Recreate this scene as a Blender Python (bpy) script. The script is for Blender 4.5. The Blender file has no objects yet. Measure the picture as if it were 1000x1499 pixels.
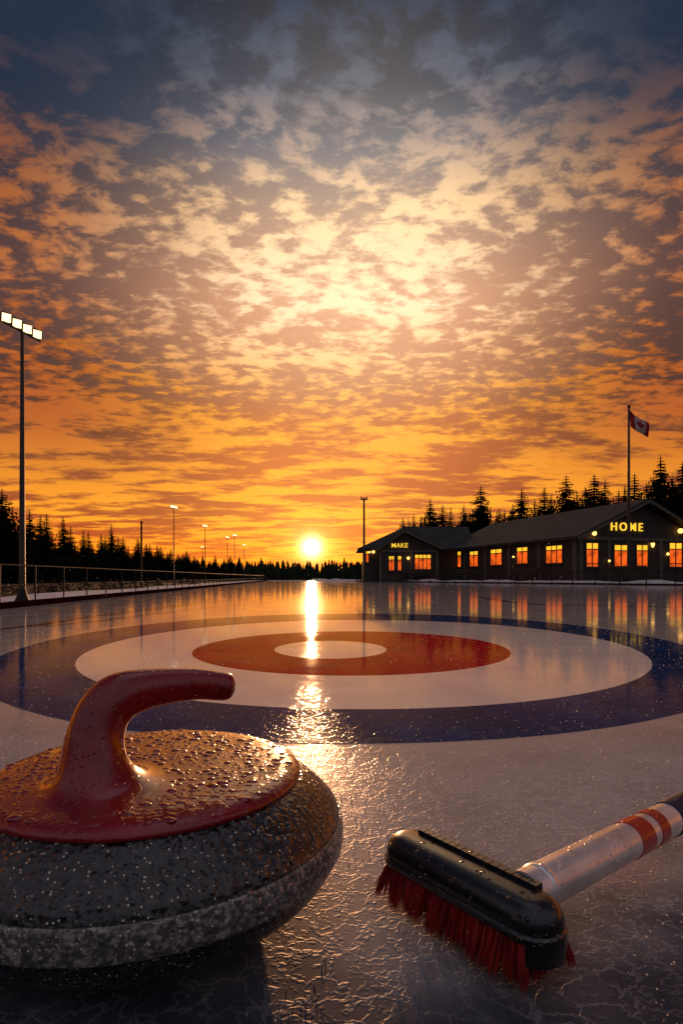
import bpy, bmesh, math, random
from mathutils import Vector, Matrix, noise as mnoise
random.seed(7)
C = bpy.context.scene
COL = C.collection
PI = math.pi

# ------------------------------------------------------------------ camera
H, F, HY = 0.30, 860.0, 845.0          # eye height, focal length (px of a 1000 px frame), horizon row
cam_d = bpy.data.cameras.new('camera')
cam = bpy.data.objects.new('camera', cam_d); COL.objects.link(cam)
cam.location = (0, 0, H); cam.rotation_euler = (PI/2, 0, 0)
cam_d.sensor_fit = 'HORIZONTAL'; cam_d.sensor_width = 36
cam_d.lens = 36*F/1000; cam_d.shift_y = (HY-749.5)/1000
cam_d.clip_start = 0.01; cam_d.clip_end = 2000
C.camera = cam

def W(px, py, Y):                       # a place seen at (px,py) at distance Y
    return Vector(((px-500)/F*Y, Y, H+(HY-py)/F*Y))
def G(px, py):                          # a place on the ice
    Y = F*H/(py-HY)
    return Vector(((px-500)/F*Y, Y, 0))
def hexc(s):
    s = s.lstrip('#')
    v = [int(s[i:i+2], 16)/255 for i in (0, 2, 4)]
    return tuple((c/12.92 if c <= .04045 else ((c+.055)/1.055)**2.4) for c in v)+(1,)

# ------------------------------------------------------------------ world and sun
SUN_EL = math.atan(44/F*math.cos(math.atan(44/F))); SUN_AZ = math.atan(-44/F)
S = Vector((math.sin(SUN_AZ)*math.cos(SUN_EL), math.cos(SUN_AZ)*math.cos(SUN_EL), math.sin(SUN_EL)))
world = bpy.data.worlds.new('World'); C.world = world; world.use_nodes = True

class NT:                               # tiny node-tree writer
    def __init__(s, tree): s.t = tree; s.t.nodes.clear()
    def n(s, typ, **kw):
        o = s.t.nodes.new(typ)
        for k, v in kw.items(): setattr(o, k, v)
        return o
    def set(s, sock, v):
        if isinstance(v, bpy.types.NodeSocket): s.t.links.new(v, sock)
        elif v is not None:
            if hasattr(sock.default_value, '__len__') and not hasattr(v, '__len__'): v = (v,)*len(sock.default_value)
            if hasattr(v, '__len__') and len(sock.default_value) == 4 and len(v) == 3: v = tuple(v)+(1,)
            sock.default_value = v
    def m(s, op, a, b=None, c=None, clamp=False):
        o = s.n('ShaderNodeMath', operation=op, use_clamp=clamp)
        for i, v in enumerate((a, b, c)): s.set(o.inputs[i], v)
        return o.outputs[0]
    def v(s, op, a, b=None):
        o = s.n('ShaderNodeVectorMath', operation=op)
        s.set(o.inputs[0], a)
        if b is not None:
            if op == 'SCALE': s.set(o.inputs['Scale'], b)
            else: s.set(o.inputs[1], b)
        return o.outputs['Value'] if op in ('DOT_PRODUCT', 'LENGTH', 'DISTANCE') else o.outputs[0]
    def mix(s, f, a, b, mode='MIX'):
        o = s.n('ShaderNodeMix', data_type='RGBA', blend_type=mode)
        s.set(o.inputs[0], f); s.set(o.inputs[6], a); s.set(o.inputs[7], b)
        return o.outputs[2]
    def ramp(s, f, stops, interp='LINEAR'):
        o = s.n('ShaderNodeValToRGB'); r = o.color_ramp; r.interpolation = interp
        while len(r.elements) < len(stops): r.elements.new(.5)
        for e, (p, c) in zip(r.elements, stops):
            e.position = p
            if isinstance(c, str): c = hexc(c)
            elif not hasattr(c, '__len__'): c = (c, c, c, 1)
            e.color = c
        s.set(o.inputs[0], f)
        return o.outputs[0]
    def ss(s, x, a, b, lo=0., hi=1.):
        o = s.n('ShaderNodeMapRange', interpolation_type='SMOOTHSTEP')
        s.set(o.inputs[0], x); s.set(o.inputs[1], a); s.set(o.inputs[2], b); s.set(o.inputs[3], lo); s.set(o.inputs[4], hi)
        return o.outputs[0]
    def noise(s, vec, scale, detail=4, rough=.55, dist=0., out=0):
        o = s.n('ShaderNodeTexNoise'); s.set(o.inputs['Vector'], vec)
        s.set(o.inputs['Scale'], scale); s.set(o.inputs['Detail'], detail); s.set(o.inputs['Roughness'], rough); s.set(o.inputs['Distortion'], dist)
        return o.outputs[out]
    def voro(s, vec, scale, feature='F1', rand=1., out='Distance'):
        o = s.n('ShaderNodeTexVoronoi', feature=feature); s.set(o.inputs['Vector'], vec)
        s.set(o.inputs['Scale'], scale); s.set(o.inputs['Randomness'], rand)
        return o.outputs[out]

def build_world():
    t = NT(world.node_tree)
    tc = t.n('ShaderNodeTexCoord'); D = tc.outputs['Generated']
    D = t.v('NORMALIZE', D)
    sp = t.n('ShaderNodeSeparateXYZ'); t.set(sp.inputs[0], D)
    x, y, z = sp.outputs
    zc = t.m('MAXIMUM', z, 0.0)
    den = t.m('ADD', zc, 0.085)
    comb = t.n('ShaderNodeCombineXYZ')
    t.set(comb.inputs[0], t.m('DIVIDE', x, den)); t.set(comb.inputs[1], t.m('DIVIDE', y, den))
    P = comb.outputs[0]
    big = t.noise(P, .9, 4, .55, .1)
    PW = t.v('ADD', P, t.v('SCALE', t.v('SUBTRACT', t.noise(P, 3.2, 3, .55, 0, 1), (.5, .5, .5)), .13))
    mid = t.noise(t.v('MULTIPLY', PW, (.62, 1.2, 1.)), 3.6, 7, .62)
    sml = t.noise(t.v('MULTIPLY', PW, (.8, 1.15, 1.)), 17.0, 6, .66)
    puff = t.voro(t.v('ADD', P, t.v('SCALE', t.noise(P, 9., 3, .6, 0, 1), .10)), 15., 'SMOOTH_F1')
    hi = t.ss(zc, .10, .36)                    # small cloudlets high up, broad streaks near the horizon
    low = t.m('ADD', t.m('MULTIPLY', mid, .78), t.m('MULTIPLY', big, .22))
    top = t.m('ADD', t.m('ADD', t.m('MULTIPLY', sml, .52), t.m('MULTIPLY', t.m('SUBTRACT', .82, puff), .20)), t.m('MULTIPLY', mid, .30))
    c = t.m('ADD', t.m('MULTIPLY', low, t.m('SUBTRACT', 1, hi)), t.m('MULTIPLY', top, hi))
    c = t.m('ADD', c, t.m('MULTIPLY', t.m('SUBTRACT', big, .5), .42))
    mask = t.ss(c, .435, .57)
    light = t.ramp(zc, [(0, '#FF8414'), (.05, '#FF9a26'), (.10, '#FFAC40'), (.2, '#FFB458'), (.30, '#FCC078'), (.42, '#FFE2BA'), (.53, '#F4D2A4'), (.59, '#a08c80'), (.64, '#4c5466'), (.70, '#22304a'), (.76, '#22304a'), (.88, '#b4a8ae')])  # last stop: unseen zenith, brightened for fill
    dark = t.ramp(zc, [(0, '#C83e06'), (.05, '#AC3a0a'), (.10, '#A0481c'), (.2, '#b86838'), (.30, '#b07a58'), (.42, '#C89878'), (.53, '#907668'), (.59, '#484e60'), (.64, '#1a2840'), (.70, '#0c1628'), (.76, '#101c30'), (.88, '#8a8694')])
    ax = t.m('ABSOLUTE', t.m('SUBTRACT', x, .02))
    side = t.ss(ax, .10, .47)
    sidehi = t.m('MULTIPLY', side, t.ss(zc, .06, .26))
    light = t.mix(sidehi, light, t.mix(1., light, (.44, .25, .18), 'MULTIPLY'))
    dark = t.mix(sidehi, dark, t.mix(1., dark, (.15, .14, .20), 'MULTIPLY'))
    col = t.mix(mask, dark, light)
    hs = t.n('ShaderNodeHueSaturation'); hs.inputs['Hue'].default_value = .492; hs.inputs['Saturation'].default_value = 1.18; hs.inputs['Value'].default_value = 1.0; t.set(hs.inputs['Color'], col); col = hs.outputs[0]
    corner = t.m('MULTIPLY', t.ss(ax, .12, .36), t.ss(zc, .44, .66))
    col = t.mix(t.m('MULTIPLY', corner, .82), col, (.010, .020, .048))
    # glow round the sun
    d = t.m('MAXIMUM', t.v('DOT_PRODUCT', D, tuple(S)), 0.0)
    def lobe(col, p, colr, k):
        g = t.m('MULTIPLY', t.m('POWER', d, p), k)
        return t.mix(1., col, t.mix(1., colr, g, 'MULTIPLY'), 'ADD')
    dc = t.m('MAXIMUM', t.v('DOT_PRODUCT', D, tuple(Vector((.03, .885, .455)).normalized())), 0.0)
    col = t.mix(1., col, t.mix(1., (1., .74, .46), t.m('MULTIPLY', t.m('POWER', dc, 40.), .30), 'MULTIPLY'), 'ADD')
    col = lobe(col, 90, (1., .30, .03), .24)
    col = lobe(col, 1200, (1., .46, .08), .9)
    col = lobe(col, 9000, (1., .75, .35), 4.5)
    disc = t.ss(d, math.cos(math.radians(.60)), math.cos(math.radians(.38)))
    col = t.mix(1., col, t.mix(1., (1., .82, .5), t.m('MULTIPLY', disc, 30.), 'MULTIPLY'), 'ADD')
    # unseen sky behind the viewer and overhead, brightened as fill light
    back = t.ss(y, .35, -.25)
    bk = t.mix(mask, (.145, .140, .180), (.30, .25, .265))
    bk = t.mix(t.ss(z, .10, .42), (.030, .030, .042), bk)
    col = t.mix(back, col, bk)
    below = t.ss(z, 0., -.06)
    col = t.mix(below, col, (.03, .02, .015))
    sky = t.n('ShaderNodeTexSky', sky_type='NISHITA', sun_disc=False)
    sky.sun_elevation = SUN_EL; sky.sun_rotation = SUN_AZ
    b1 = t.n('ShaderNodeBackground'); t.set(b1.inputs[0], sky.outputs[0]); b1.inputs[1].default_value = .012
    b2 = t.n('ShaderNodeBackground'); t.set(b2.inputs[0], col); b2.inputs[1].default_value = 1.08
    add = t.n('ShaderNodeAddShader'); t.t.links.new(b1.outputs[0], add.inputs[0]); t.t.links.new(b2.outputs[0], add.inputs[1])
    out = t.n('ShaderNodeOutputWorld'); t.t.links.new(add.outputs[0], out.inputs[0])
build_world()

sun_d = bpy.data.lights.new('sun', 'SUN'); sun = bpy.data.objects.new('sun', sun_d); COL.objects.link(sun)
sun_d.energy = 3.2; sun_d.angle = math.radians(.5); sun_d.color = (1., .46, .20)
sun.rotation_euler = S.to_track_quat('Z', 'Y').to_euler()

C.view_settings.view_transform = 'Standard'; C.view_settings.look = 'None'
C.view_settings.exposure = 0.0; C.view_settings.gamma = 1.0
C.render.engine = 'CYCLES'
C.cycles.use_denoising = True
C.cycles.max_bounces = 6; C.cycles.glossy_bounces = 4; C.cycles.diffuse_bounces = 3; C.cycles.transmission_bounces = 4; C.cycles.volume_bounces = 0
C.cycles.sample_clamp_indirect = 8; C.cycles.sample_clamp_direct = 0
C.cycles.caustics_reflective = False; C.cycles.caustics_refractive = False

# ------------------------------------------------------------------ materials
def new_mat(name):
    m = bpy.data.materials.new(name); m.use_nodes = True
    t = NT(m.node_tree)
    b = t.n('ShaderNodeBsdfPrincipled'); o = t.n('ShaderNodeOutputMaterial')
    t.t.links.new(b.outputs[0], o.inputs[0])
    return m, t, b
def bump(t, h, dist, strength=1., normal=None):
    o = t.n('ShaderNodeBump'); t.set(o.inputs['Height'], h); o.inputs['Distance'].default_value = dist; o.inputs['Strength'].default_value = strength
    if normal is not None: t.set(o.inputs['Normal'], normal)
    return o.outputs[0]
def simple(name, colr, rough=.6, var=.25, scale=6., metal=0., spec=.5, bumpd=0., coat=0.):
    m, t, b = new_mat(name)
    tc = t.n('ShaderNodeTexCoord').outputs['Object']
    n = t.noise(tc, scale, 5)
    k = t.ramp(n, [(.3, 1-var), (.7, 1+var)])
    t.set(b.inputs['Base Color'], t.mix(1., tuple(colr)[:3]+(1,), k, 'MULTIPLY'))
    b.inputs['Roughness'].default_value = rough; b.inputs['Metallic'].default_value = metal
    b.inputs['Specular IOR Level'].default_value = spec; b.inputs['Coat Weight'].default_value = coat
    if bumpd: t.set(b.inputs['Normal'], bump(t, t.noise(tc, scale*4, 4), bumpd))
    return m
def emit(name, colr, strength, var=.0, scale=8.):
    m, t, b = new_mat(name)
    tc = t.n('ShaderNodeTexCoord').outputs['Object']
    k = t.ramp(t.noise(tc, scale, 3), [(.3, 1-var), (.7, 1+var)])
    c = t.mix(1., tuple(colr)+(1,), k, 'MULTIPLY')
    t.set(b.inputs['Base Color'], (.05, .04, .03, 1)); t.set(b.inputs['Emission Color'], c)
    b.inputs['Emission Strength'].default_value = strength
    b.inputs['Roughness'].default_value = .3
    return m

def ice(name, colr, var=.2, rough=.065, frost=.35, spec=.30, clear=None, worn_c=1.):
    m, t, b = new_mat(name)
    P = t.n('ShaderNodeNewGeometry').outputs['Position']
    warp = t.v('ADD', P, t.v('SCALE', t.v('SUBTRACT', t.noise(P, 30, 3, .6, 0, 1), (.5, .5, .5)), .06))
    e1 = t.voro(warp, 34, 'DISTANCE_TO_EDGE')
    ridge = t.ss(e1, .0, .07, 1., 0.)
    ridge2 = t.ss(t.voro(warp, 120, 'F1'), .50, .12)          # fine pebble between the frost ridges
    fine = t.noise(P, 190, 3, .6)
    swell = t.noise(P, 12, 3, .55)
    h = t.m('ADD', t.m('ADD', t.m('MULTIPLY', ridge, .75), t.m('MULTIPLY', ridge2, .55)), t.m('ADD', t.m('MULTIPLY', fine, .25), t.m('MULTIPLY', swell, .8)))
    # the sheet is pebbled near the house; farther up it is worn flat and wet
    sp = t.n('ShaderNodeSeparateXYZ'); t.set(sp.inputs[0], P)
    worn = t.ss(sp.outputs[1], .70, 1.9, .72, .06)
    bn = t.n('ShaderNodeBump'); t.set(bn.inputs['Height'], h); bn.inputs['Distance'].default_value = .00042
    t.set(bn.inputs['Strength'], worn)
    wave = t.noise(t.v('MULTIPLY', P, (.5, 1.8, 1.)), 1.1, 3, .5)
    b2 = bump(t, wave, .0009, 1., bn.outputs[0])
    t.set(b.inputs['Normal'], b2)
    k = t.ramp(t.noise(P, 5, 5, .6), [(.3, 1-var), (.7, 1+var)])
    fr = t.m('MULTIPLY', t.m('MAXIMUM', ridge, t.m('MULTIPLY', ridge2, .30)), t.m('MULTIPLY', frost, t.ss(t.noise(P, 9, 3), .35, .6, .35, 1.)))
    if clear is not None:                                   # near end painted darker: a vignette put into the ice colour
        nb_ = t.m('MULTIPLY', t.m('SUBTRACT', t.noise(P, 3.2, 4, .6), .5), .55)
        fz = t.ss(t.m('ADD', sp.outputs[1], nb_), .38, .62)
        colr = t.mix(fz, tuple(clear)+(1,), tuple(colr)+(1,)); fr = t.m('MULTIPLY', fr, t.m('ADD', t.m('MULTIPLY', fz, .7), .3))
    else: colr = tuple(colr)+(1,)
    cc = t.mix(1., colr, k, 'MULTIPLY')
    w2 = t.v('ADD', P, t.v('SCALE', t.v('SUBTRACT', t.noise(P, 2.5, 4, .6, 0, 1), (.5, .5, .5)), .5))
    crack = t.m('MULTIPLY', t.ss(t.voro(w2, 1.6, 'DISTANCE_TO_EDGE'), .0, .010, 1., 0.), t.ss(t.noise(P, 1.9, 2), .48, .6))
    scr = t.ss(t.noise(t.v('MULTIPLY', w2, (9., 1.2, 1.)), 3.0, 5, .75), .60, .70)
    cloud = t.ss(t.noise(P, 2.4, 6, .68), .50, .74)
    wear = t.m('MAXIMUM', t.m('MULTIPLY', crack, .3), t.m('MAXIMUM', t.m('MULTIPLY', scr, .22), t.m('MULTIPLY', cloud, .16)))
    cc = t.mix(t.m('MULTIPLY', wear, worn_c), cc, (.70, .68, .68, 1))
    cc = t.mix(fr, cc, (.72, .70, .70, 1))
    t.set(b.inputs['Base Color'], cc)
    rg = t.ramp(t.noise(P, 3.0, 4, .6), [(.3, rough*.6), (.7, rough*1.6)])
    t.set(b.inputs['Roughness'], t.m('ADD', t.m('ADD', rg, t.m('MULTIPLY', t.ss(sp.outputs[1], .62, 1.42, 1., .0), .38)), t.m('MULTIPLY', fr, .15)))
    b.inputs['IOR'].default_value = 1.36
    b.inputs['Specular IOR Level'].default_value = spec
    return m

M = {}
M['ice'] = ice('natural_ice', (.44, .41, .40), .20, rough=.05, frost=.5, spec=.09, clear=(.05, .055, .075), worn_c=.7)  # clear: near-end colour with the vignette darkening painted in
M['white_paint'] = ice('white_painted_ice', (.86, .78, .72), .10, rough=.05, spec=.06)
M['blue_paint'] = ice('blue_painted_ice', (.005, .032, .125), .35, rough=.05, frost=.09, spec=.006, worn_c=.4)
M['red_paint'] = ice('red_painted_ice', (.50, .006, .014), .25, rough=.05, frost=.06, spec=.003, worn_c=.4)
M['line_red'] = ice('dark_red_painted_ice', (.14, .012, .012), .3, frost=.1, spec=.2)
M['line_blue'] = ice('dark_blue_painted_ice', (.01, .02, .06), .3, frost=.1, spec=.2)
M['snow'] = simple('snow', (.62, .63, .66), .7, .25, 3., bumpd=.02)
M['earth'] = simple('frozen_earth', (.03, .027, .025), .95, .5, 1.2, spec=.05, bumpd=.006)
M['bark'] = simple('spruce_bark', (.05, .032, .02), .9, .3, 12)
M['spruce'] = simple('spruce_needles', (.018, .030, .016), .85, .4, 3., spec=.2)
M['spruce_b'] = simple('spruce_needles_brownish', (.028, .030, .014), .85, .4, 3., spec=.2)
M['pole'] = simple('galvanised_pole', (.06, .055, .05), .55, .2, 9, metal=.4)
M['dark_metal'] = simple('dark_metal', (.022, .02, .02), .65, .3, 10, metal=.1, spec=.25)
M['wood_dark'] = simple('dark_timber', (.05, .036, .026), .7, .35, 8)
M['wall'] = simple('brown_board_wall', (.05, .040, .032), .85, .25, 5)
M['trim'] = simple('timber_trim', (.12, .10, .085), .7, .2, 7)
M['lamp_white'] = emit('lit_floodlight', (1., .70, .34), 2.6)
M['globe'] = emit('lit_globe', (1., .50, .10), 4.)
M['pane_up'] = emit('lit_upper_pane', (1., .50, .025), 1.25, .25, 5)
M['pane_low'] = emit('lit_lower_pane', (1., .125, .008), .85, .75, 2.2)  # redder below: falloff of the indoor glow put into the pane colour
M['letters'] = emit('lit_letters', (1., .58, .04), 1.15, .1)

def roof_mat():
    m, t, b = new_mat('slate_shingles')
    tc = t.n('ShaderNodeTexCoord').outputs['Object']
    br = t.n('ShaderNodeTexBrick'); t.set(br.inputs['Vector'], t.v('MULTIPLY', tc, (1., 1., 0.)))
    br.inputs['Scale'].default_value = 3.; br.inputs['Mortar Size'].default_value = .02
    br.inputs['Color1'].default_value = (.034, .037, .036, 1); br.inputs['Color2'].default_value = (.052, .052, .049, 1); br.inputs['Mortar'].default_value = (.02, .02, .02, 1)
    k = t.ramp(t.noise(tc, .9, 5, .65), [(.3, .6), (.7, 1.5)])
    t.set(b.inputs['Base Color'], t.mix(1., br.outputs[0], k, 'MULTIPLY'))
    b.inputs['Roughness'].default_value = .75; b.inputs['Specular IOR Level'].default_value = .25
    t.set(b.inputs['Normal'], bump(t, br.outputs[1], .01, .5))
    return m
M['roof'] = roof_mat()

def granite(name, a, bcol, fleck):
    m, t, b = new_mat(name)
    tc = t.n('ShaderNodeTexCoord').outputs['Object']
    g1 = t.noise(tc, 210, 3, .6); g2 = t.noise(tc, 95, 4, .65)
    base = t.mix(t.ss(g1, .46, .60), tuple(a)+(1,), tuple(bcol)+(1,))
    base = t.mix(t.ss(g2, .40, .62, .0, .7), base, tuple(a)+(1,))
    fl = t.ss(t.voro(tc, 250, 'F1'), .26, .14)
    pick = t.ss(t.noise(tc, 140, 2), .45, .52)
    base = t.mix(t.m('MULTIPLY', fl, pick), base, tuple(fleck)+(1,))
    t.set(b.inputs['Base Color'], base)
    t.set(b.inputs['Roughness'], t.ramp(t.noise(tc, 60, 3), [(.35, .22), (.65, .42)])); b.inputs['IOR'].default_value = 1.5
    b.inputs['Coat Weight'].default_value = .8; b.inputs['Coat Roughness'].default_value = .08
    wet = t.ss(t.voro(tc, 165, 'SMOOTH_F1'), .50, .10)
    h = t.m('ADD', t.m('MULTIPLY', wet, .9), t.m('ADD', t.m('MULTIPLY', g1, .8), t.m('MULTIPLY', fl, .25)))
    nb = bump(t, h, .0012)
    t.set(b.inputs['Normal'], nb); t.set(b.inputs['Coat Normal'], nb)
    return m
M['granite'] = granite('wet_dark_granite', (.003, .0035, .005), (.048, .048, .052), (.90, .72, .56))
M['granite_band'] = granite('ground_grey_granite', (.10, .095, .092), (.40, .375, .35), (.85, .72, .60))

def red_gloss(name, drops):
    m, t, b = new_mat(name)
    tc = t.n('ShaderNodeTexCoord').outputs['Object']
    k = t.ramp(t.noise(tc, 25, 4), [(.3, .75), (.7, 1.25)])
    t.set(b.inputs['Base Color'], t.mix(1., (.27, .003, .005, 1), k, 'MULTIPLY'))
    b.inputs['Roughness'].default_value = .30; b.inputs['Specular IOR Level'].default_value = .3; b.inputs['Coat Weight'].default_value = .9; b.inputs['Coat Roughness'].default_value = .03
    if drops:
        wp = t.v('ADD', tc, t.v('SCALE', t.v('SUBTRACT', t.noise(tc, 70, 2, .5, 0, 1), (.5, .5, .5)), .012))
        dd = t.voro(wp, 105, 'F1')
        h = t.ss(dd, .52, .18)
        h2 = t.ss(t.voro(tc, 260, 'F1', 1.), .4, .1)
        hh = t.m('ADD', h, t.m('MULTIPLY', h2, .25))
        nb = bump(t, hh, .0004)
    else:
        h2 = t.ss(t.voro(tc, 170, 'F1', 1.), .30, .10)
        pick = t.ss(t.noise(tc, 60, 2), .42, .48)
        nb = bump(t, t.m('ADD', t.m('MULTIPLY', h2, pick), t.m('MULTIPLY', t.noise(tc, 40, 2), .25)), .0008)
    t.set(b.inputs['Normal'], nb); t.set(b.inputs['Coat Normal'], nb)
    return m
M['red_plate'] = red_gloss('wet_red_plastic', True)
M['drop'] = simple('frozen_drop_red', (.26, .005, .008), .12, .2, 40, coat=1.)
M['red_handle'] = red_gloss('glossy_red_plastic', False)

def droplet_gloss(name, colr, rough, metal, coat=.5):
    m, t, b = new_mat(name)
    tc = t.n('ShaderNodeTexCoord').outputs['Object']
    k = t.ramp(t.noise(tc, 30, 4), [(.3, .8), (.7, 1.2)])
    t.set(b.inputs['Base Color'], t.mix(1., tuple(colr)+(1,), k, 'MULTIPLY'))
    b.inputs['Roughness'].default_value = rough; b.inputs['Metallic'].default_value = metal; b.inputs['Coat Weight'].default_value = coat
    if name == 'black_plastic':                             # rime caught on the moulding
        rime = t.m('MULTIPLY', t.ss(t.voro(tc, 260, 'F1', 1.), .20, .10), t.ss(t.noise(tc, 80, 3), .53, .6))
        t.set(b.inputs['Base Color'], t.mix(t.m('MULTIPLY', rime, .8), tuple(colr)+(1,), (.62, .52, .46, 1)))
    h = t.m('MULTIPLY', t.ss(t.voro(tc, 120, 'F1', 1.), .26, .10), t.ss(t.noise(tc, 45, 2), .40, .46))
    nb = bump(t, h, .0012)
    t.set(b.inputs['Normal'], nb); t.set(b.inputs['Coat Normal'], nb)
    return m
M['silver'] = droplet_gloss('brushed_silver', (.86, .82, .79), .30, .5)
M['tape_red'] = droplet_gloss('red_tape', (.52, .012, .008), .3, 0)
M['tape_navy'] = droplet_gloss('navy_grip', (.006, .014, .06), .6, 0, 0.)
M['black_plastic'] = droplet_gloss('black_plastic', (.008, .009, .013), .3, 0)
M['bristle'] = simple('red_bristles', (.32, .007, .006), .5, .55, 60)
M['flag_red'] = simple('flag_red', (.32, .008, .010), .8, .12, 3)
M['flag_white'] = simple('flag_white', (.45, .42, .41), .8, .08, 3)

for q in ('flag_red', 'flag_white'):                        # thin cloth lets the evening light through
    t = M[q].node_tree; pb = [n for n in t.nodes if n.type == 'BSDF_PRINCIPLED'][0]; ou = [n for n in t.nodes if n.type == 'OUTPUT_MATERIAL'][0]
    tl = t.nodes.new('ShaderNodeBsdfTranslucent'); tl.inputs[0].default_value = (.75, .02, .02, 1) if q == 'flag_red' else (.8, .76, .74, 1)
    mx = t.nodes.new('ShaderNodeMixShader'); mx.inputs[0].default_value = .12
    t.links.new(pb.outputs[0], mx.inputs[1]); t.links.new(tl.outputs[0], mx.inputs[2]); t.links.new(mx.outputs[0], ou.inputs[0])

# ------------------------------------------------------------------ mesh helpers
class MB:
    def __init__(s): s.v = []; s.f = []; s.mi = []; s.cur = 0
    def face(s, idx): s.f.append(tuple(idx)); s.mi.append(s.cur)
    def box(s, c, size, rot=None):
        c = Vector(c); n = len(s.v)
        for dx, dy, dz in ((-1,-1,-1),(1,-1,-1),(1,1,-1),(-1,1,-1),(-1,-1,1),(1,-1,1),(1,1,1),(-1,1,1)):
            p = Vector((dx*size[0]/2, dy*size[1]/2, dz*size[2]/2))
            if rot is not None: p = rot @ p
            s.v.append(c+p)
        for q in ((0,3,2,1),(4,5,6,7),(0,1,5,4),(1,2,6,5),(2,3,7,6),(3,0,4,7)): s.face([n+i for i in q])
    def span(s, a, b):
        a = Vector(a); b = Vector(b)
        s.box((a+b)/2, (abs(b.x-a.x), abs(b.y-a.y), abs(b.z-a.z)))
    def tube(s, pts, radii, seg=12, caps=True):
        pts = [Vector(p) for p in pts]
        if not hasattr(radii, '__len__'): radii = [radii]*len(pts)
        rings = []; up = None
        for i, p in enumerate(pts):
            d = (pts[min(i+1, len(pts)-1)]-pts[max(i-1, 0)]).normalized()
            if up is None:
                up = Vector((0, 0, 1)) if abs(d.z) < .9 else Vector((1, 0, 0))
            a = (up-d*up.dot(d)).normalized(); b = d.cross(a); up = a
            n = len(s.v)
            for k in range(seg):
                w = 2*PI*k/seg
                s.v.append(p+(a*math.cos(w)+b*math.sin(w))*radii[i])
            rings.append(n)
        for i in range(len(rings)-1):
            for k in range(seg):
                s.face((rings[i]+k, rings[i]+(k+1)%seg, rings[i+1]+(k+1)%seg, rings[i+1]+k))
        if caps:
            s.face([rings[0]+k for k in reversed(range(seg))]); s.face([rings[-1]+k for k in range(seg)])
    def lathe(s, prof, seg=48, c=(0,0,0), close=True):
        c = Vector(c); rings = []
        for r, z in prof:
            n = len(s.v)
            if r < 1e-6: s.v.append(c+Vector((0,0,z))); rings.append((n, 1))
            else:
                for k in range(seg):
                    w = 2*PI*k/seg; s.v.append(c+Vector((r*math.cos(w), r*math.sin(w), z)))
                rings.append((n, seg))
        for (a, na), (b, nb) in zip(rings, rings[1:]):
            for k in range(seg):
                k2 = (k+1) % seg
                if na == 1 and nb == 1: continue
                if na == 1: s.face((a, b+k2, b+k))
                elif nb == 1: s.face((a+k, a+k2, b))
                else: s.face((a+k, a+k2, b+k2, b+k))
    def prism(s, poly, d0, d1, axis='y'):        # polygon (a,b) extruded along an axis
        n = len(s.v); m = len(poly)
        for d in (d0, d1):
            for a, b in poly:
                s.v.append(Vector((a, d, b)) if axis == 'y' else Vector((d, a, b)) if axis == 'x' else Vector((a, b, d)))
        s.face(list(range(n, n+m))); s.face(list(reversed(range(n+m, n+2*m))))
        for k in range(m): s.face((n+k, n+m+k, n+m+(k+1)%m, n+(k+1)%m))
    def build(s, name, mats, parent=None, smooth=False, loc=None):
        me = bpy.data.meshes.new(name); me.from_pydata([tuple(v) for v in s.v], [], s.f)
        mats = mats if isinstance(mats, (list, tuple)) else [mats]
        for m in mats: me.materials.append(M[m])
        for p, i in zip(me.polygons, s.mi): p.material_index = i; p.use_smooth = smooth
        bm = bmesh.new(); bm.from_mesh(me); bmesh.ops.recalc_face_normals(bm, faces=bm.faces); bm.to_mesh(me); bm.free()
        if smooth:
            try: me.set_sharp_from_angle(angle=math.radians(50))
            except Exception: pass
        o = bpy.data.objects.new(name, me); COL.objects.link(o)
        if parent is not None: o.parent = parent
        if loc is not None: o.location = loc
        return o
def thing(name, label, cat, loc=(0,0,0), rz=0, group=None):
    o = bpy.data.objects.new(name, None); COL.objects.link(o)
    o.empty_display_size = .1
    o.location = loc; o.rotation_euler = (0, 0, rz); o['label'] = label; o['category'] = cat
    if group: o['group'] = group
    return o
def tag(o, label, cat, group=None):
    o['label'] = label; o['category'] = cat
    if group: o['group'] = group
    return o
def struct(o, kind='structure'): o['kind'] = kind; return o
def copy_tree(o, parent=None):
    c = o.copy(); COL.objects.link(c); c.parent = parent
    for ch in list(o.children): copy_tree(ch, c)
    return c
def rot_to(d):
    return Vector(d).normalized().to_track_quat('Z', 'Y').to_matrix()

# ------------------------------------------------------------------ ground, ice, painted house
LF0 = G(0, 892); LFd = Vector((-.07, 1, 0))             # left edge of the ice
def left_edge(Y, off=0.): return Vector((LF0.x+LFd.x*(Y-LF0.y)-off, Y, 0))
RA, RB = G(520, 851), G(1000, 857)
Rd = (RB-RA); RdN = Rd.normalized(); Rn = Vector((RdN.y, -RdN.x, 0))
if Rn.y < 0: Rn = -Rn                                   # pointing away from the ice
def right_edge(t, off=0.): return RA+Rd*t+Rn*off        # t = 0..1 between the two seen ends
FAR = 50.
def sheet(name, poly, z, m):
    b = MB(); n = [b.v.append(Vector((p[0], p[1], z))) or i for i, p in enumerate(poly)]
    b.face(n); return struct(b.build(name, m))
sheet('ground', [(-900, -200), (900, -200), (900, 900), (-900, 900)], -.03, 'earth')
ftR = (FAR-RA.y)/Rd.y
ice_poly = [left_edge(-4), right_edge((-4-RA.y)/Rd.y), RB, RA, right_edge(ftR), left_edge(FAR)]
sheet('ice_rink', ice_poly, 0., 'ice')

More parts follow.
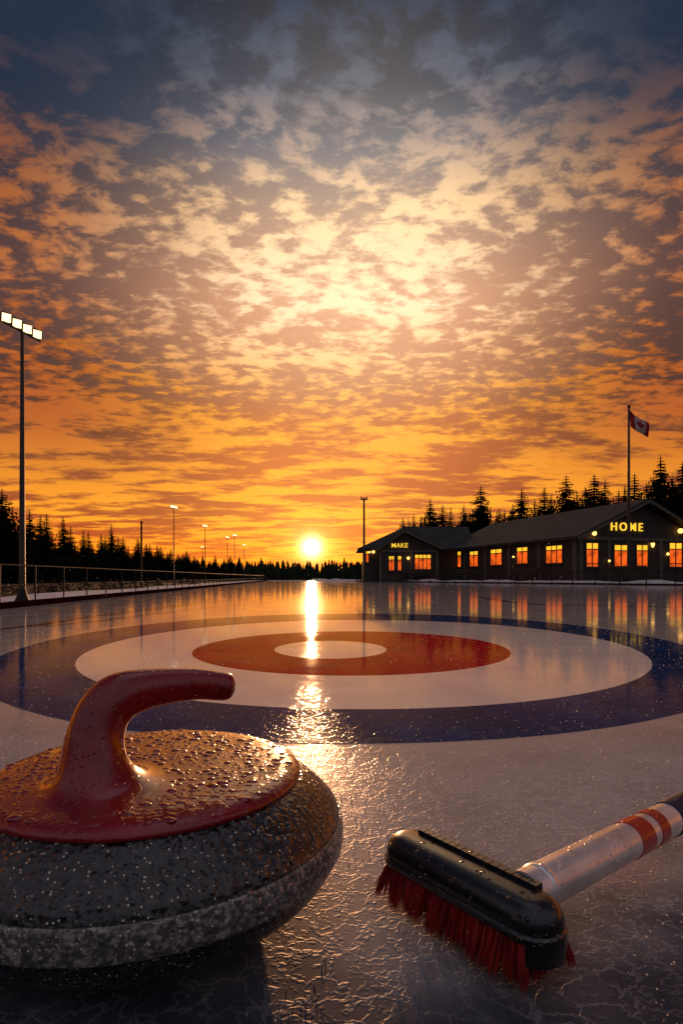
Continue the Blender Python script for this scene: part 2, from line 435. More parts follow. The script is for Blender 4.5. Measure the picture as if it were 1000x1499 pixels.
def ring_pts(xl, xr, yt, yb, n=160):
    cx, cy, a, b_ = (xl+xr)/2, (yt+yb)/2, (xr-xl)/2, (yb-yt)/2
    return [G(cx+a*math.cos(2*PI*k/n), cy+b_*math.sin(2*PI*k/n)) for k in range(n)]
E = [ring_pts(-34, 1082, 898, 1088), ring_pts(110, 955, 907.5, 1038), ring_pts(281, 748, 924, 989), ring_pts(402, 566, 938, 964)]
def annulus(name, outer, inner, m, z=.0004):
    b = MB(); n = len(outer)
    for p in outer: b.v.append(Vector((p.x, p.y, z)))
    if inner is None: b.face(range(n))
    else:
        for p in inner: b.v.append(Vector((p.x, p.y, z)))
        for k in range(n): b.face((k, (k+1)%n, n+(k+1)%n, n+k))
    return struct(b.build(name, m))
annulus('house_blue_ring', E[0], E[1], 'blue_paint')
annulus('house_white_ring', E[1], E[2], 'white_paint')
annulus('house_red_ring', E[2], E[3], 'red_paint')
annulus('house_button', E[3], None, 'white_paint')
def ribbon(name, px_pts, hw, m, z=.0004):
    b = MB(); pts = [G(*p) for p in px_pts]
    fine = []
    for i in range(len(pts)-1):
        p0 = pts[max(i-1, 0)]; p1 = pts[i]; p2 = pts[i+1]; p3 = pts[min(i+2, len(pts)-1)]
        for k in range(8):
            t = k/8
            fine.append(.5*((2*p1)+(p2-p0)*t+(2*p0-5*p1+4*p2-p3)*t*t+(3*p1-p0-3*p2+p3)*t**3))
    fine.append(pts[-1])
    for i, p in enumerate(fine):
        d = (fine[min(i+1, len(fine)-1)]-fine[max(i-1, 0)]).normalized(); nn = Vector((-d.y, d.x, 0))
        b.v.append(Vector((p.x, p.y, z))+nn*hw); b.v.append(Vector((p.x, p.y, z))-nn*hw)
        if i: b.face((2*i-2, 2*i-1, 2*i+1, 2*i))
    return struct(b.build(name, m))
ribbon('painted_sideline', [(-60, 929), (0, 921), (60, 914), (130, 903), (220, 892), (300, 882), (380, 876)], .035, 'line_red')
ribbon('painted_hog_line', [(700, 874), (770, 883), (860, 886), (1000, 889), (1080, 891)], .06, 'line_blue')
ribbon('painted_back_line', [(60, 917), (150, 908), (240, 897), (330, 887), (420, 880)], .03, 'line_blue')

def snow_strip(name, inner, outer, hgt):
    b = MB(); n = len(inner); m = 7
    for i in range(n):
        for j in range(m):
            t = j/(m-1); p = inner[i].lerp(outer[i], t)
            w = math.sin(PI*min(1, t*1.15+.02)) if t < .9 else .25
            z = hgt*max(0., w)*(.65+.8*mnoise.noise(Vector((p.x*.9, p.y*.9, 1.3))))
            b.v.append(Vector((p.x, p.y, max(-.01, z) if 0 < j < m-1 else -.04)))
    for i in range(n-1):
        for j in range(m-1): b.face((i*m+j, i*m+j+1, (i+1)*m+j+1, (i+1)*m+j))
    return struct(b.build(name, 'snow', smooth=True))
ys = [ -3+i*.8 for i in range(68)]
snow_strip('snow_bank', [left_edge(y, .03) for y in ys], [left_edge(y, 2.0+.5*math.sin(y*.7)) for y in ys], .05)
ts = [-.35+i*.03 for i in range(70)]
snow_strip('snow_bank', [right_edge(t, .05) for t in ts], [right_edge(t, 1.6+.2*math.sin(t*40)) for t in ts], .20)
snow_strip('snow_bank', [Vector((-7+x*.7, FAR+.1, 0)) for x in range(16)], [Vector((-7+x*.7, FAR+2.3, 0)) for x in range(16)], .06)

# ------------------------------------------------------------------ curling stone
def level_rings(b, P, R, seg):
    # the foot of the gooseneck spreads flat over the plate: lay its lowest rings level
    z0 = P[0].z
    for i, p in enumerate(P):
        f = max(0., min(1., (p.z-z0)/.035)); f = f*f*(3-2*f)
        if f >= 1: break
        ring = b.v[i*seg:(i+1)*seg]
        for k, v in enumerate(ring):
            off = v-p; flat = Vector((off.x, off.y, 0))
            if flat.length > 1e-6: flat = flat.normalized()*R[i]
            b.v[i*seg+k] = p+flat.lerp(off, f)
def stone():
    Z = .545; X = -.1785; zp = .1255; R = .179; r = .1395
    o = thing('curling_stone', 'big dark granite curling stone with a red gooseneck handle, close in the foreground', 'curling stone', (X, Z, 0))
    prof = [(0, .0005), (.080, .0005), (.104, .003), (.128, .0095), (.149, .0210), (.1655, .0350), (.1738, .0470), (.1776, .0560)]
    band = [(.1777, .0560), (.1794, .0570), (.1802, .0640), (.1799, .0710), (.1784, .0790), (.1768, .0800)]
    upper = [(.1767, .0800), (.1742, .0865), (.168, .0935), (.159, .102), (.147, .1115), (.134, .1175), (.12, .1205), (0, .1215)]
    def dense(p, k=4):
        q = []
        for i in range(len(p)-1):
            p0 = p[max(i-1, 0)]; p1 = p[i]; p2 = p[i+1]; p3 = p[min(i+2, len(p)-1)]
            for j in range(k):
                t = j/k
                q.append(tuple(max(0, .5*((2*p1[a])+(p2[a]-p0[a])*t+(2*p0[a]-5*p1[a]+4*p2[a]-p3[a])*t*t+(3*p1[a]-p0[a]-3*p2[a]+p3[a])*t**3)) for a in (0, 1)))
        q.append(p[-1]); return q
    b = MB(); b.lathe(dense(prof), 96); b.lathe(dense(upper), 96); b.build('body', 'granite', o, True)
    b = MB(); b.lathe(dense(band), 96); b.build('striking_band', 'granite_band', o, True)
    b = MB()
    b.lathe(dense([(0, .1285), (.05, .1285), (.095, .1275), (.118, .1262), (.131, .1245), (.1375, .1215), (.1395, .1185), (.1385, .1158), (.134, .1145), (.12, .1140)], 4), 96)
    b.build('handle_plate', 'red_plate', o, True)
    # gooseneck: (px, py, depth, thickness px)
    foot = [(150, .1272, .066), (148, .1276, .058), (146, .1284, .0500), (143.5, .1303, .0430), (141, .1338, .0365)]
    ctl = [(139, 1128, .4875, 108), (137, 1108, .490, 91), (140, 1076, .495, 81), (152, 1043, .502, 76), (174, 1021, .511, 73), (206, 1010, .522, 61), (244, 1004, .535, 52), (288, 1001, .548, 45), (318, 1003.5, .556, 42), (331, 1004.5, .559, 40), (338, 1005, .561, 33), (342, 1005.2, .562, 20), (344, 1005.3, .5625, 5)]
    pts = [W(x, y, d)-Vector((X, Z, 0)) for x, y, d, w in ctl]; rad = [w*d/F/2 for x, y, d, w in ctl]
    pts = [Vector(((x-500)/F*.486-X, .486-Z+.001, z)) for x, z, r_ in foot]+pts; rad = [r_ for x, z, r_ in foot]+rad
    P, Rr = [], []
    k = 5
    for i in range(len(pts)-1):
        p0 = pts[max(i-1, 0)]; p1 = pts[i]; p2 = pts[i+1]; p3 = pts[min(i+2, len(pts)-1)]
        r0 = rad[max(i-1, 0)]; r1 = rad[i]; r2 = rad[i+1]; r3 = rad[min(i+2, len(pts)-1)]
        for j in range(k):
            t = j/k
            cr = lambda a, b_, c, d: .5*((2*b_)+(c-a)*t+(2*a-5*b_+4*c-d)*t*t+(3*b_-a-3*c+d)*t**3)
            P.append(cr(p0, p1, p2, p3)); Rr.append(cr(r0, r1, r2, r3))
    P.append(pts[-1]); Rr.append(rad[-1])
    b = MB(); b.tube(P, Rr, 40)
    level_rings(b, P, Rr, 40)
    def plate_z(q): return .1285-.0010*(q/.095)**2 if q < .095 else .1275-(q-.095)*.07
    for i, v in enumerate(b.v):                             # the foot lies on the gently domed plate
        q = math.hypot(v.x, v.y)
        if v.z < .136: v.z += (plate_z(q)-.1272)*(1-(v.z-.1272)/.0088)+.0001
        if q > .128: v.x *= .128/q; v.y *= .128/q
    b.build('handle', 'red_handle', o, True)
    rnd = random.Random(21); b = MB(); placed = []          # frozen drops beaded on the plate
    tries = 0
    while len(placed) < 980 and tries < 30000:
        tries += 1
        q = .131*math.sqrt(rnd.random()); a = rnd.uniform(0, 2*PI); x, y = q*math.cos(a), q*math.sin(a)
        rr = rnd.choice([.0011, .0014, .0018, .0022, .0028, .0034, .0042])*rnd.uniform(.8, 1.15)
        if math.hypot(x+.025, y+.058) < .052: continue
        if any((x-u)**2+(y-v)**2 < (rr+w)**2*1.05 for u, v, w in placed): continue
        placed.append((x, y, rr)); z = plate_z(q)+(-.0006 if q > .118 else 0)
        n0 = len(b.v); st = rnd.uniform(.9, 1.5); an = rnd.uniform(-.5, .5); ca, sa = math.cos(an), math.sin(an)
        rings = [(1., 0.), (.92, .30), (.70, .62), (.38, .86)]
        for f, hz in rings:
            for k in range(10):
                w = 2*PI*k/10; ex, ey = f*rr*st*math.cos(w), f*rr*math.sin(w)*(1+.12*math.sin(w*2+an*9))
                b.v.append(Vector((x+ex*ca-ey*sa, y+ex*sa+ey*ca, z-.0001+hz*rr*.42)))
        b.v.append(Vector((x, y, z+rr*.42*.95)))
        for m in range(3):
            for k in range(10): b.face((n0+m*10+k, n0+m*10+(k+1) % 10, n0+m*10+10+(k+1) % 10, n0+m*10+10+k))
        for k in range(10): b.face((n0+30+k, n0+30+(k+1) % 10, n0+40))
    dr = b.build('frozen_drops', 'drop', o, True); dr['kind'] = 'stuff'
    return o
stone()

# ------------------------------------------------------------------ curling broom
def broom():
    A = Vector((.0500, .560, 0)); B = Vector((.1530, .424, 0))
    d = (B-A).normalized(); n = Vector((d.y, -d.x, 0))
    if n.y > 0: n = -n                                        # towards the viewer
    hw = .0235
    c = (A+B)/2 - n*hw*.15
    L = (B-A).length
    o = thing('curling_broom', 'curling broom lying on the ice, red bristles, black head and silver handle', 'broom', c)
    def stad(inset, z, seg=14):
        r = hw-inset; h = L/2-hw+.004
        q = []
        for sgn in (1, -1):
            for k in range(seg+1):
                w = -PI/2+PI*k/seg
                lx = sgn*(h+r*math.cos(w)); ly = sgn*r*math.sin(w)
                q.append(d*lx+n*ly+Vector((0, 0, z)))
        return q
    b = MB(); rings = []
    for inset, z in ((.006, .034), (.001, .0350), (-.001, .0375), (-.001, .0405), (.0008, .0420), (.0012, .0432), (.0008, .0445), (.0012, .0495), (.0030, .0540), (.0060, .0575), (.0098, .0598), (.0140, .0608), (.0175, .0612)):
        q = stad(inset, z); rings.append(len(b.v)); b.v += q; m = len(q)
    for i in range(len(rings)-1):
        for k in range(m): b.face((rings[i]+k, rings[i]+(k+1)%m, rings[i+1]+(k+1)%m, rings[i+1]+k))
    b.face([rings[-1]+k for k in range(m)]); b.face([rings[0]+k for k in reversed(range(m))])
    head = b.build('brush_head', 'black_plastic', o, True)
    b = MB(); rm = Matrix((d, n, Vector((0, 0, 1)))).transposed()
    nseg = 17
    for k in range(nseg):
        lx = -L/2+.024+(L-.05)*k/(nseg-1)
        b.box(d*lx-n*.0125+Vector((0, 0, .0612)), (.0066, .0085, .006), rm)
    b.build('rib', 'black_plastic', head)
    for sgn in (-1, 1):                                     # end guards hanging over the bristles
        b = MB(); seg = 12; r0 = hw+.001; h = L/2-hw+.004; n0 = 0
        for k in range(seg+1):
            w = -PI*.42+PI*.80*k/seg
            for rr_, zz in ((r0, .040), (r0-.0006, .021), (r0-.003, .019), (r0-.004, .040)):
                b.v.append(d*sgn*(h+rr_*math.cos(w))+n*sgn*rr_*math.sin(w)+Vector((0, 0, zz)))
        for k in range(seg):
            for q in range(4): b.face((k*4+q, k*4+(q+1) % 4, k*4+4+(q+1) % 4, k*4+4+q))
        b.face((0, 1, 2, 3)); b.face((seg*4+3, seg*4+2, seg*4+1, seg*4))
        if sgn > 0: b.build('end_guard', 'black_plastic', head, True)
    # bristles
    b = MB(); rnd = random.Random(3)
    def blade(root, tip, w):
        dd = (tip-root).normalized(); a = dd.cross(Vector((rnd.uniform(-1, 1), rnd.uniform(-1, 1), .2))).normalized(); c2 = dd.cross(a)
        i = len(b.v); mid = root.lerp(tip, .6)
        for k in range(3):
            w2 = 2*PI*k/3; b.v.append(root+(a*math.cos(w2)+c2*math.sin(w2))*w)
        for k in range(3):
            w2 = 2*PI*k/3; b.v.append(mid+(a*math.cos(w2)+c2*math.sin(w2))*w*.85)
        b.v.append(tip)
        for k in range(3): b.face((i+k, i+(k+1)%3, i+3+(k+1)%3, i+3+k)); b.face((i+3+k, i+3+(k+1)%3, i+6))
    rows = 4; cols = 23
    for rr in range(rows):
        off = hw*(.78-1.56*rr/(rows-1))
        for cc in range(cols):
            lx = -L/2+.012+(L-.02)*(cc+.5*(rr % 2))/cols
            lean = Vector((0, 0, 0))+d*rnd.uniform(-.006, .004)+n*(off*.35+rnd.uniform(-.002, .003))
            if cc == 0: lean -= d*.007
            if cc == cols-1: lean += d*.006
            for k in range(38):
                w = rnd.uniform(0, 2*PI); q = math.sqrt(rnd.random())*.0030
                root = d*(lx+q*math.cos(w))+n*(off+q*math.sin(w))+Vector((0, 0, .037))
                spread = rnd.uniform(.8, 2.0)
                tip = d*(lx+q*spread*math.cos(w))+n*(off+q*spread*math.sin(w))+lean*rnd.uniform(.7, 1.2)+Vector((0, 0, rnd.uniform(.0008, .009)))
                blade(root, tip, .00085)
    b.build('bristles', 'bristle', o)
    # shaft
    p0 = W(772, 1306, .468); p1 = W(1000, 1187, .650)
    u = (p1-p0).normalized()
    def at(t): return p0+u*t-o.location
    def tpx(px):                                              # distance along the shaft whose axis is seen at column px
        lo, hi_ = -.1, 2.
        for _ in range(50):
            mid = (lo+hi_)/2; q = p0+u*mid
            if 500+F*q.x/q.y < px: lo = mid
            else: hi_ = mid
        return lo
    rr = .0172
    end = 1.0
    b = MB(); b.tube([at(-.004), at(.035), at(end)], [rr, rr, rr*.95], 40); sh = b.build('handle', 'silver', o, True)
    b = MB(); b.tube([at(.012), at(.0135), at(.020), at(.0215)], [rr*.98, rr*1.05, rr*1.05, rr*.99], 36); b.build('ferrule', 'silver', sh, True)
    def band(a, c_, m, k=1.035, nm='tape_band'):
        ta, tb = tpx(a), tpx(c_)
        q = MB(); q.tube([at(ta), at(ta+.0006), at(tb-.0006), at(tb)], [rr*.99, rr*k, rr*k, rr*.99], 40); return q.build(nm, m, sh, True)
    band(916, 936, 'tape_red'); band(945, 957, 'tape_red'); band(976, 1012, 'tape_navy', 1.05, 'grip_sleeve')
    band(1060, 1150, 'tape_navy', 1.05, 'grip_sleeve')
    return o
broom()

# ------------------------------------------------------------------ fences along the ice
def left_fence():
    o = thing('rink_railing', 'low dark metal railing along the left edge of the ice', 'railing', left_edge(6, .12))
    y = 4.2; b0 = o.location
    prev = []
    while y < 48:
        p = left_edge(y, .12)-b0
        b = MB(); b.tube([p, p+Vector((0, 0, .42))], .009, 8); b.lathe([(.03, -.01), (.03, .03), (.012, .045)], 8, p)
        b.build('post', 'dark_metal', o); prev.append(p)
        y += .72*(1+.012*y)
    pa, pb = left_edge(3.0, .12)-b0, left_edge(48, .12)-b0
    for z, r in ((.425, .0075), (.22, .005)):
        b = MB(); b.tube([pa+Vector((0, 0, z)), pb+Vector((0, 0, z))], r, 8); b.build('rail', 'dark_metal', o)
    return o
left_fence()
def kerb(name, pa, pb, label):
    mid = (pa+pb)/2; d = pb-pa
    b = MB(); m = Matrix.Rotation(math.atan2(d.y, d.x), 3, 'Z'); b.box((0, 0, .018), (d.length, .05, .085), m)
    o = b.build(name, 'kerb', loc=mid); return tag(o, label, 'kerb')
M['kerb'] = simple('dark_red_kerb', (.03, .005, .005), .95, .4, 5, spec=.0)
kerb('rink_kerb', left_edge(-3, .03), left_edge(FAR, .03), 'thin dark red board edging the left side of the ice')
kerb('rink_kerb', right_edge(-.0, .03), right_edge(1.5, .03), 'thin dark board edging the ice in front of the lit buildings')
def right_fence():
    o = thing('rink_railing', 'low dark railing between the ice and the lit buildings', 'railing', right_edge(.5, .25))
    b0 = o.location
    n = 26
    for i in range(n):
        p = right_edge(.02+i*1.25/n, .25)-b0
        b = MB(); b.tube([p, p+Vector((0, 0, .52))], .022, 8); b.build('post', 'dark_metal', o)
    for z, r in ((.53, .02), (.30, .012)):
        b = MB(); b.tube([right_edge(.02, .25)-b0+Vector((0, 0, z)), right_edge(1.3, .25)-b0+Vector((0, 0, z))], r, 8); b.build('rail', 'dark_metal', o)
right_fence()

# ------------------------------------------------------------------ windows
def window(parent, loc, rz, w, h, cols, split=.28):
    """frame centred on loc (bottom middle), facing local -y"""
    fr = .055
    b = MB()
    b.span((-w/2, -.05, 0), (-w/2+fr, .04, h)); b.span((w/2-fr, -.05, 0), (w/2, .04, h))
    b.span((-w/2+fr, -.05, 0), (w/2-fr, .04, fr)); b.span((-w/2+fr, -.05, h-fr), (w/2-fr, .04, h))
    cw = (w-2*fr)/cols; ym = h*(1-split)
    mw = .05
    for k in range(1, cols): b.span((-w/2+fr+cw*k-mw/2, -.045, fr), (-w/2+fr+cw*k+mw/2, .03, h-fr))
    for k in range(cols):
        x0 = -w/2+fr+cw*k+(mw/2 if k else 0); x1 = -w/2+fr+cw*(k+1)-(mw/2 if k < cols-1 else 0)
        b.span((x0, -.04, ym-.025), (x1, .03, ym+.025))
        if h > 1.2: b.span((x0, -.04, h*.16-.02), (x1, .03, h*.16+.02))
    b.span((-w/2-.06, -.09, -.05), (w/2+.06, .03, 0))
    f = b.build('window', 'wood_dark', parent); f.location = loc; f.rotation_euler = (0, 0, rz)
    for nm, z0, z1, m in (('upper_pane', ym, h-fr, 'pane_up'), ('lower_pane', fr, ym, 'pane_low')):
        q = MB(); q.span((-w/2+fr*.8, -.022, z0), (w/2-fr*.8, -.012, z1)); q.build(nm, m, f)
    return f
def globe(parent, loc, r, mat_='globe'):
    b = MB(); b.lathe([(0, -r)]+[(r*math.sin(PI*k/10), -r*math.cos(PI*k/10)) for k in range(1, 10)]+[(0, r)], 16)
    g = b.build('wall_lamp', mat_, parent, True); g.location = loc
    b = MB(); b.box((0, .10, .02), (.05, .12, .05)); b.build('bracket', 'dark_metal', g)
    return g
def letters(parent, text, loc, rz, height, mat_='letters', space=1.12):
    cu = bpy.data.curves.new('sign_letters', 'FONT'); cu.body = text; cu.size = height/.70; cu.extrude = .03; cu.align_x = 'CENTER'; cu.space_character = space; cu.offset = .002
    tmp = bpy.data.objects.new('sign_letters_text', cu); COL.objects.link(tmp)
    dg = bpy.context.evaluated_depsgraph_get(); me = bpy.data.meshes.new_from_object(tmp.evaluated_get(dg))
    bpy.data.objects.remove(tmp); bpy.data.curves.remove(cu)
    me.materials.clear(); me.materials.append(M[mat_])
    o = bpy.data.objects.new('sign_letters', me); COL.objects.link(o); o.parent = parent
    o.location = loc; o.rotation_euler = (PI/2, 0, rz)
    return o

# ------------------------------------------------------------------ the long clubhouse
def clubhouse():
    C0 = W(848, 845, 27.5); C0.z = 0
    e1 = Vector((1, .30, 0)).normalized()
    rz = math.atan2(e1.y, e1.x)
    o = thing('clubhouse', 'long dark clubhouse with HOME lit on its gable and a row of glowing windows', 'building', C0, rz)
    inv = Matrix.Rotation(-rz, 3, 'Z')
    def loc_front(px):                                     # local x on the gable wall seen at column px
        k = (px-500)/F                                     # C0 + e1*t : x = k*y
        return (k*C0.y-C0.x)/(e1.x-k*e1.y)
    e2 = Vector((-e1.y, e1.x, 0))
    def loc_side(px):
        k = (px-500)/F
        return (k*C0.y-C0.x)/(e2.x-k*e2.y)
    Wd = loc_front(1028); L = loc_side(655)
    He = 2.28; Hr = H+(HY-733)/F*(C0.y+.5)
    half = Wd/2; slope = (Hr-He)/half
    b = MB(); b.prism([(0, 0), (Wd, 0), (Wd, He-.10), (half, Hr-.16), (0, He-.10)], 0, L)
    wl = b.build('wall', 'wall', o)
    ov = .38; th = .13
    ez = He-.02-slope*ov
    b = MB(); b.prism([(-ov, ez), (half, Hr), (Wd+ov, ez), (Wd+ov, ez+th), (half, Hr+th*1.15), (-ov, ez+th)], -.42, L+.35)
    b.build('roof', 'roof', o)
    b = MB()
    for s in (0, 1):
        xs = (-ov, half) if s == 0 else (half, Wd+ov)
        z0 = (ez, Hr) if s == 0 else (Hr, ez)
        b.prism([(xs[0], z0[0]-.06), (xs[1], z0[1]-.06), (xs[1], z0[1]+.06), (xs[0], z0[0]+.06)], -.47, -.423)
    b.build('bargeboard', 'trim', o)
    b = MB(); b.span((-.02, -.06, He-.22), (Wd+.02, -.003, He-.06)); b.build('beam', 'trim', o)
    # pilasters and plinth of the long side, corner boards of the gable
    for px in (842, 790, 746, 711, 681):
        t = min(L-.1, loc_side(px)); b = MB(); b.span((-.05, t-.13, 0), (-.002, t+.13, He-.14)); b.build('pilaster', 'trim', o)
    for x in (0.02, loc_front(889), loc_front(965)):
        b = MB(); b.span((x, -.05, 0), (x+.16, -.003, He-.22)); b.build('pilaster', 'trim', o)
    def zat(py, Y): return H+(HY-py)/F*Y
    for px0, px1, n in ((857.5, 875.5, 2), (898.5, 919, 2), (931, 948, 2), (979, 998, 2)):
        x0, x1 = loc_front(px0), loc_front(px1); Y = C0.y+e1.y*(x0+x1)/2
        yt = 793.5 if px0 < 880 or px0 > 970 else 796.5
        window(o, ((x0+x1)/2, 0, zat(831, Y)), 0, x1-x0+.06, zat(yt, Y)-zat(831, Y), n)
    for px0, px1, n, yt, yb in ((655, 676, 4, 807, 831), (688, 701, 2, 806, 830), (718.5, 736, 2, 803, 828), (757, 774, 2, 800, 826), (799.5, 825, 3, 797.5, 825.5)):
        t0, t1 = loc_side(px1), loc_side(px0); t1 = min(t1, L-.1); tm = (t0+t1)/2; Y = C0.y+e2.y*tm
        window(o, (0, tm, zat(yb, Y)), -PI/2, t1-t0, zat(yt, Y)-zat(yb, Y), n)
    letters(o, 'HOME', (loc_front(916.9), -.04, zat(776.6, C0.y+.6)), 0, 12./F*(C0.y+.6), space=1.38)
    def lamp(px, py, r, y=-.16):
        x = loc_front(px); return globe(o, (x, y, zat(py, C0.y+e1.y*x)), r)
    lamp(867, 781, .10); lamp(992.5, 777.5, .12)
    # lantern by the door
    x = loc_front(953); b = MB(); b.lathe([(0, -.12), (.045, -.10), (.085, .06), (.085, .09), (0, .1)], 8); g = b.build('lantern', 'globe', o); g.location = (x, -.12, zat(797, C0.y+.7))
    q = MB(); q.lathe([(.11, .10), (.09, .12), (0, .18)], 8); q.build('lantern_cap', 'dark_metal', g)
    for px, py, r in ((890, 821, .05), (975.5, 811, .065)): lamp(px, py, r, -.10)
    # door between the middle windows
    xd = loc_front(925); b = MB(); b.span((xd-.16, -.03, .02), (xd+.16, -.004, 1.75)); dd = b.build('door', 'wood_dark', o)
    b = MB(); b.span((xd+.10, -.07, .85), (xd+.13, -.031, .98)); b.build('door_handle', 'pole', dd)
    t = loc_side(754); globe(o, (-.10, t, zat(815, C0.y+e2.y*t)), .05)
    return o, C0, e1, e2
club, CC0, CE1, CE2 = clubhouse()

# ------------------------------------------------------------------ the small hall beside it
def hall():
    Y0 = 38.; s = Y0/F
    o = thing('small_hall', 'smaller hall left of the long clubhouse, with a lit front gable and hipped roof', 'building', (0, Y0, 0))
    X = lambda px: (px-500)*s
    zat = lambda py, Y=Y0: H+(HY-py)/F*Y
    xg0, xg1 = X(557), X(641); xa = X(591.5)
    He = zat(801); Hg = zat(778)
    xl = (534-500)/F*(Y0+.9); xr = X(690)
    b = MB(); b.span((xl, .9, 0), (xr, 5., He-.05)); b.prism([(xg0, 0), (xg1, 0), (xg1, He-.06), (xa, Hg-.12), (xg0, He-.06)], 0, .897); b.build('wall', 'wall', o)
    # hipped main roof
    Yr = Y0+3.0; zr = zat(771, Yr); ov = .5
    rx0, rx1 = (593-500)/F*Yr, (668-500)/F*Yr
    e = He-.06
    v = [(xl-ov, .5, e), (xr+ov, .5, e), (xr+ov, 5.5, e), (xl-ov, 5.5, e), (rx0, 3., zr), (rx1+.8, 3., zr)]
    b = MB(); b.v = [Vector(p) for p in v]+[Vector((p[0], p[1], e-.10)) for p in v[:4]]
    for f in ((0, 1, 5, 4), (1, 2, 5), (2, 3, 4, 5), (3, 0, 4), (0, 3, 9, 6)[:0] or (0, 6, 7, 1), (1, 7, 8, 2), (2, 8, 9, 3), (3, 9, 6, 0), (6, 9, 8, 7)): b.face(f)
    b.build('roof', 'roof', o)
    # front gable roof running back into the hip
    g = .28; sl = (Hg-He)/(xa-xg0); sr = (Hg-He)/(xg1-xa); th = .10
    zl, zr2 = He-sl*g, He-sr*g
    b = MB(); b.prism([(xg0-g, zl), (xa, Hg), (xg1+g, zr2), (xg1+g, zr2+th), (xa, Hg+th*1.1), (xg0-g, zl+th)], -.35, 2.6); b.build('gable_roof', 'roof', o)
    b = MB()
    b.prism([(xg0-g, zl-.07), (xa, Hg-.07), (xa, Hg+.05), (xg0-g, zl+.05)], -.39, -.353); b.prism([(xa, Hg-.07), (xg1+g, zr2-.07), (xg1+g, zr2+.05), (xa, Hg+.05)], -.39, -.353)
    b.build('bargeboard', 'trim', o)
    b = MB(); b.span((xg0-.03, -.05, zat(808)), (xg1+.03, -.003, zat(805))); b.build('beam', 'trim', o)
    def win(a, c, t, bt, n, y=0.):
        Yw = Y0+y; xa_, xc = (a-500)/F*Yw, (c-500)/F*Yw
        window(o, ((xa_+xc)/2, y, zat(bt, Yw)), 0, xc-xa_+.05, zat(t, Yw)-zat(bt, Yw), n)
    win(569, 577.5, 813, 836, 2); win(582, 588, 813, 836, 1); win(607, 631, 811, 834, 4)
    win(535.5, 540, 806, 824, 1, .9)
    letters(o, 'MAKE', (X(585), -.04, zat(801.4)), 0, 6.4*s, space=1.05)
    globe(o, (X(597.5), -.14, zat(817)), .09)
    globe(o, ((546.5-500)/F*(Y0+.9), .76, zat(807)), .09); globe(o, ((541-500)/F*(Y0+.9), .76, zat(807.5)), .06)
    b = MB(); b.span((X(592), -.03, .02), (X(602), -.004, 1.15)); b.build('door', 'wood_dark', o)
    for a in (557, 602, 640):
        b = MB(); b.span((X(a)-.08, -.045, 0), (X(a)+.08, -.003, zat(808))); b.build('pilaster', 'trim', o)
hall()

# benches in front of the buildings
def bench(loc, rz, w, label):
    o = thing('bench', label, 'bench', loc, rz, 'benches in front of the buildings')
    b = MB()
    for k in range(3): b.span((-w/2, -.2+.14*k, .40), (w/2, -.09+.14*k, .44))
    b.build('seat', 'wood_dark', o)
    b = MB()
    for k in range(2): b.span((-w/2, .24, .52+.15*k), (w/2, .28, .64+.15*k))
    b.build('backrest', 'wood_dark', o)
    for sx in (-1, 1):
        b = MB(); b.tube([(sx*w*.42, -.18, 0), (sx*w*.42, -.18, .40)], .025, 6); b.tube([(sx*w*.42, .22, 0), (sx*w*.42, .27, .78)], .025, 6); b.build('leg', 'dark_metal', o)
rzs = math.atan2(RdN.y, RdN.x)
rzs = rzs if abs(rzs) < PI/2 else rzs+PI
bench(right_edge(.86, 1.25), rzs, 1.9, 'dark slatted bench under the windows below the HOME letters')
bench(right_edge(.63, 1.2), rzs, 1.7, 'dark slatted bench at the near corner of the long clubhouse')
bench(right_edge(.43, 1.2), rzs, 1.7, 'dark slatted bench midway along the clubhouse side wall')
bench(right_edge(.24, 1.2), rzs, 1.8, 'dark slatted bench near the far end of the clubhouse side wall')
bench(Vector((W(612, 850, 37.3).x, 37.3, 0)), 0, 1.8, 'dark slatted bench before the front gable of the small hall')

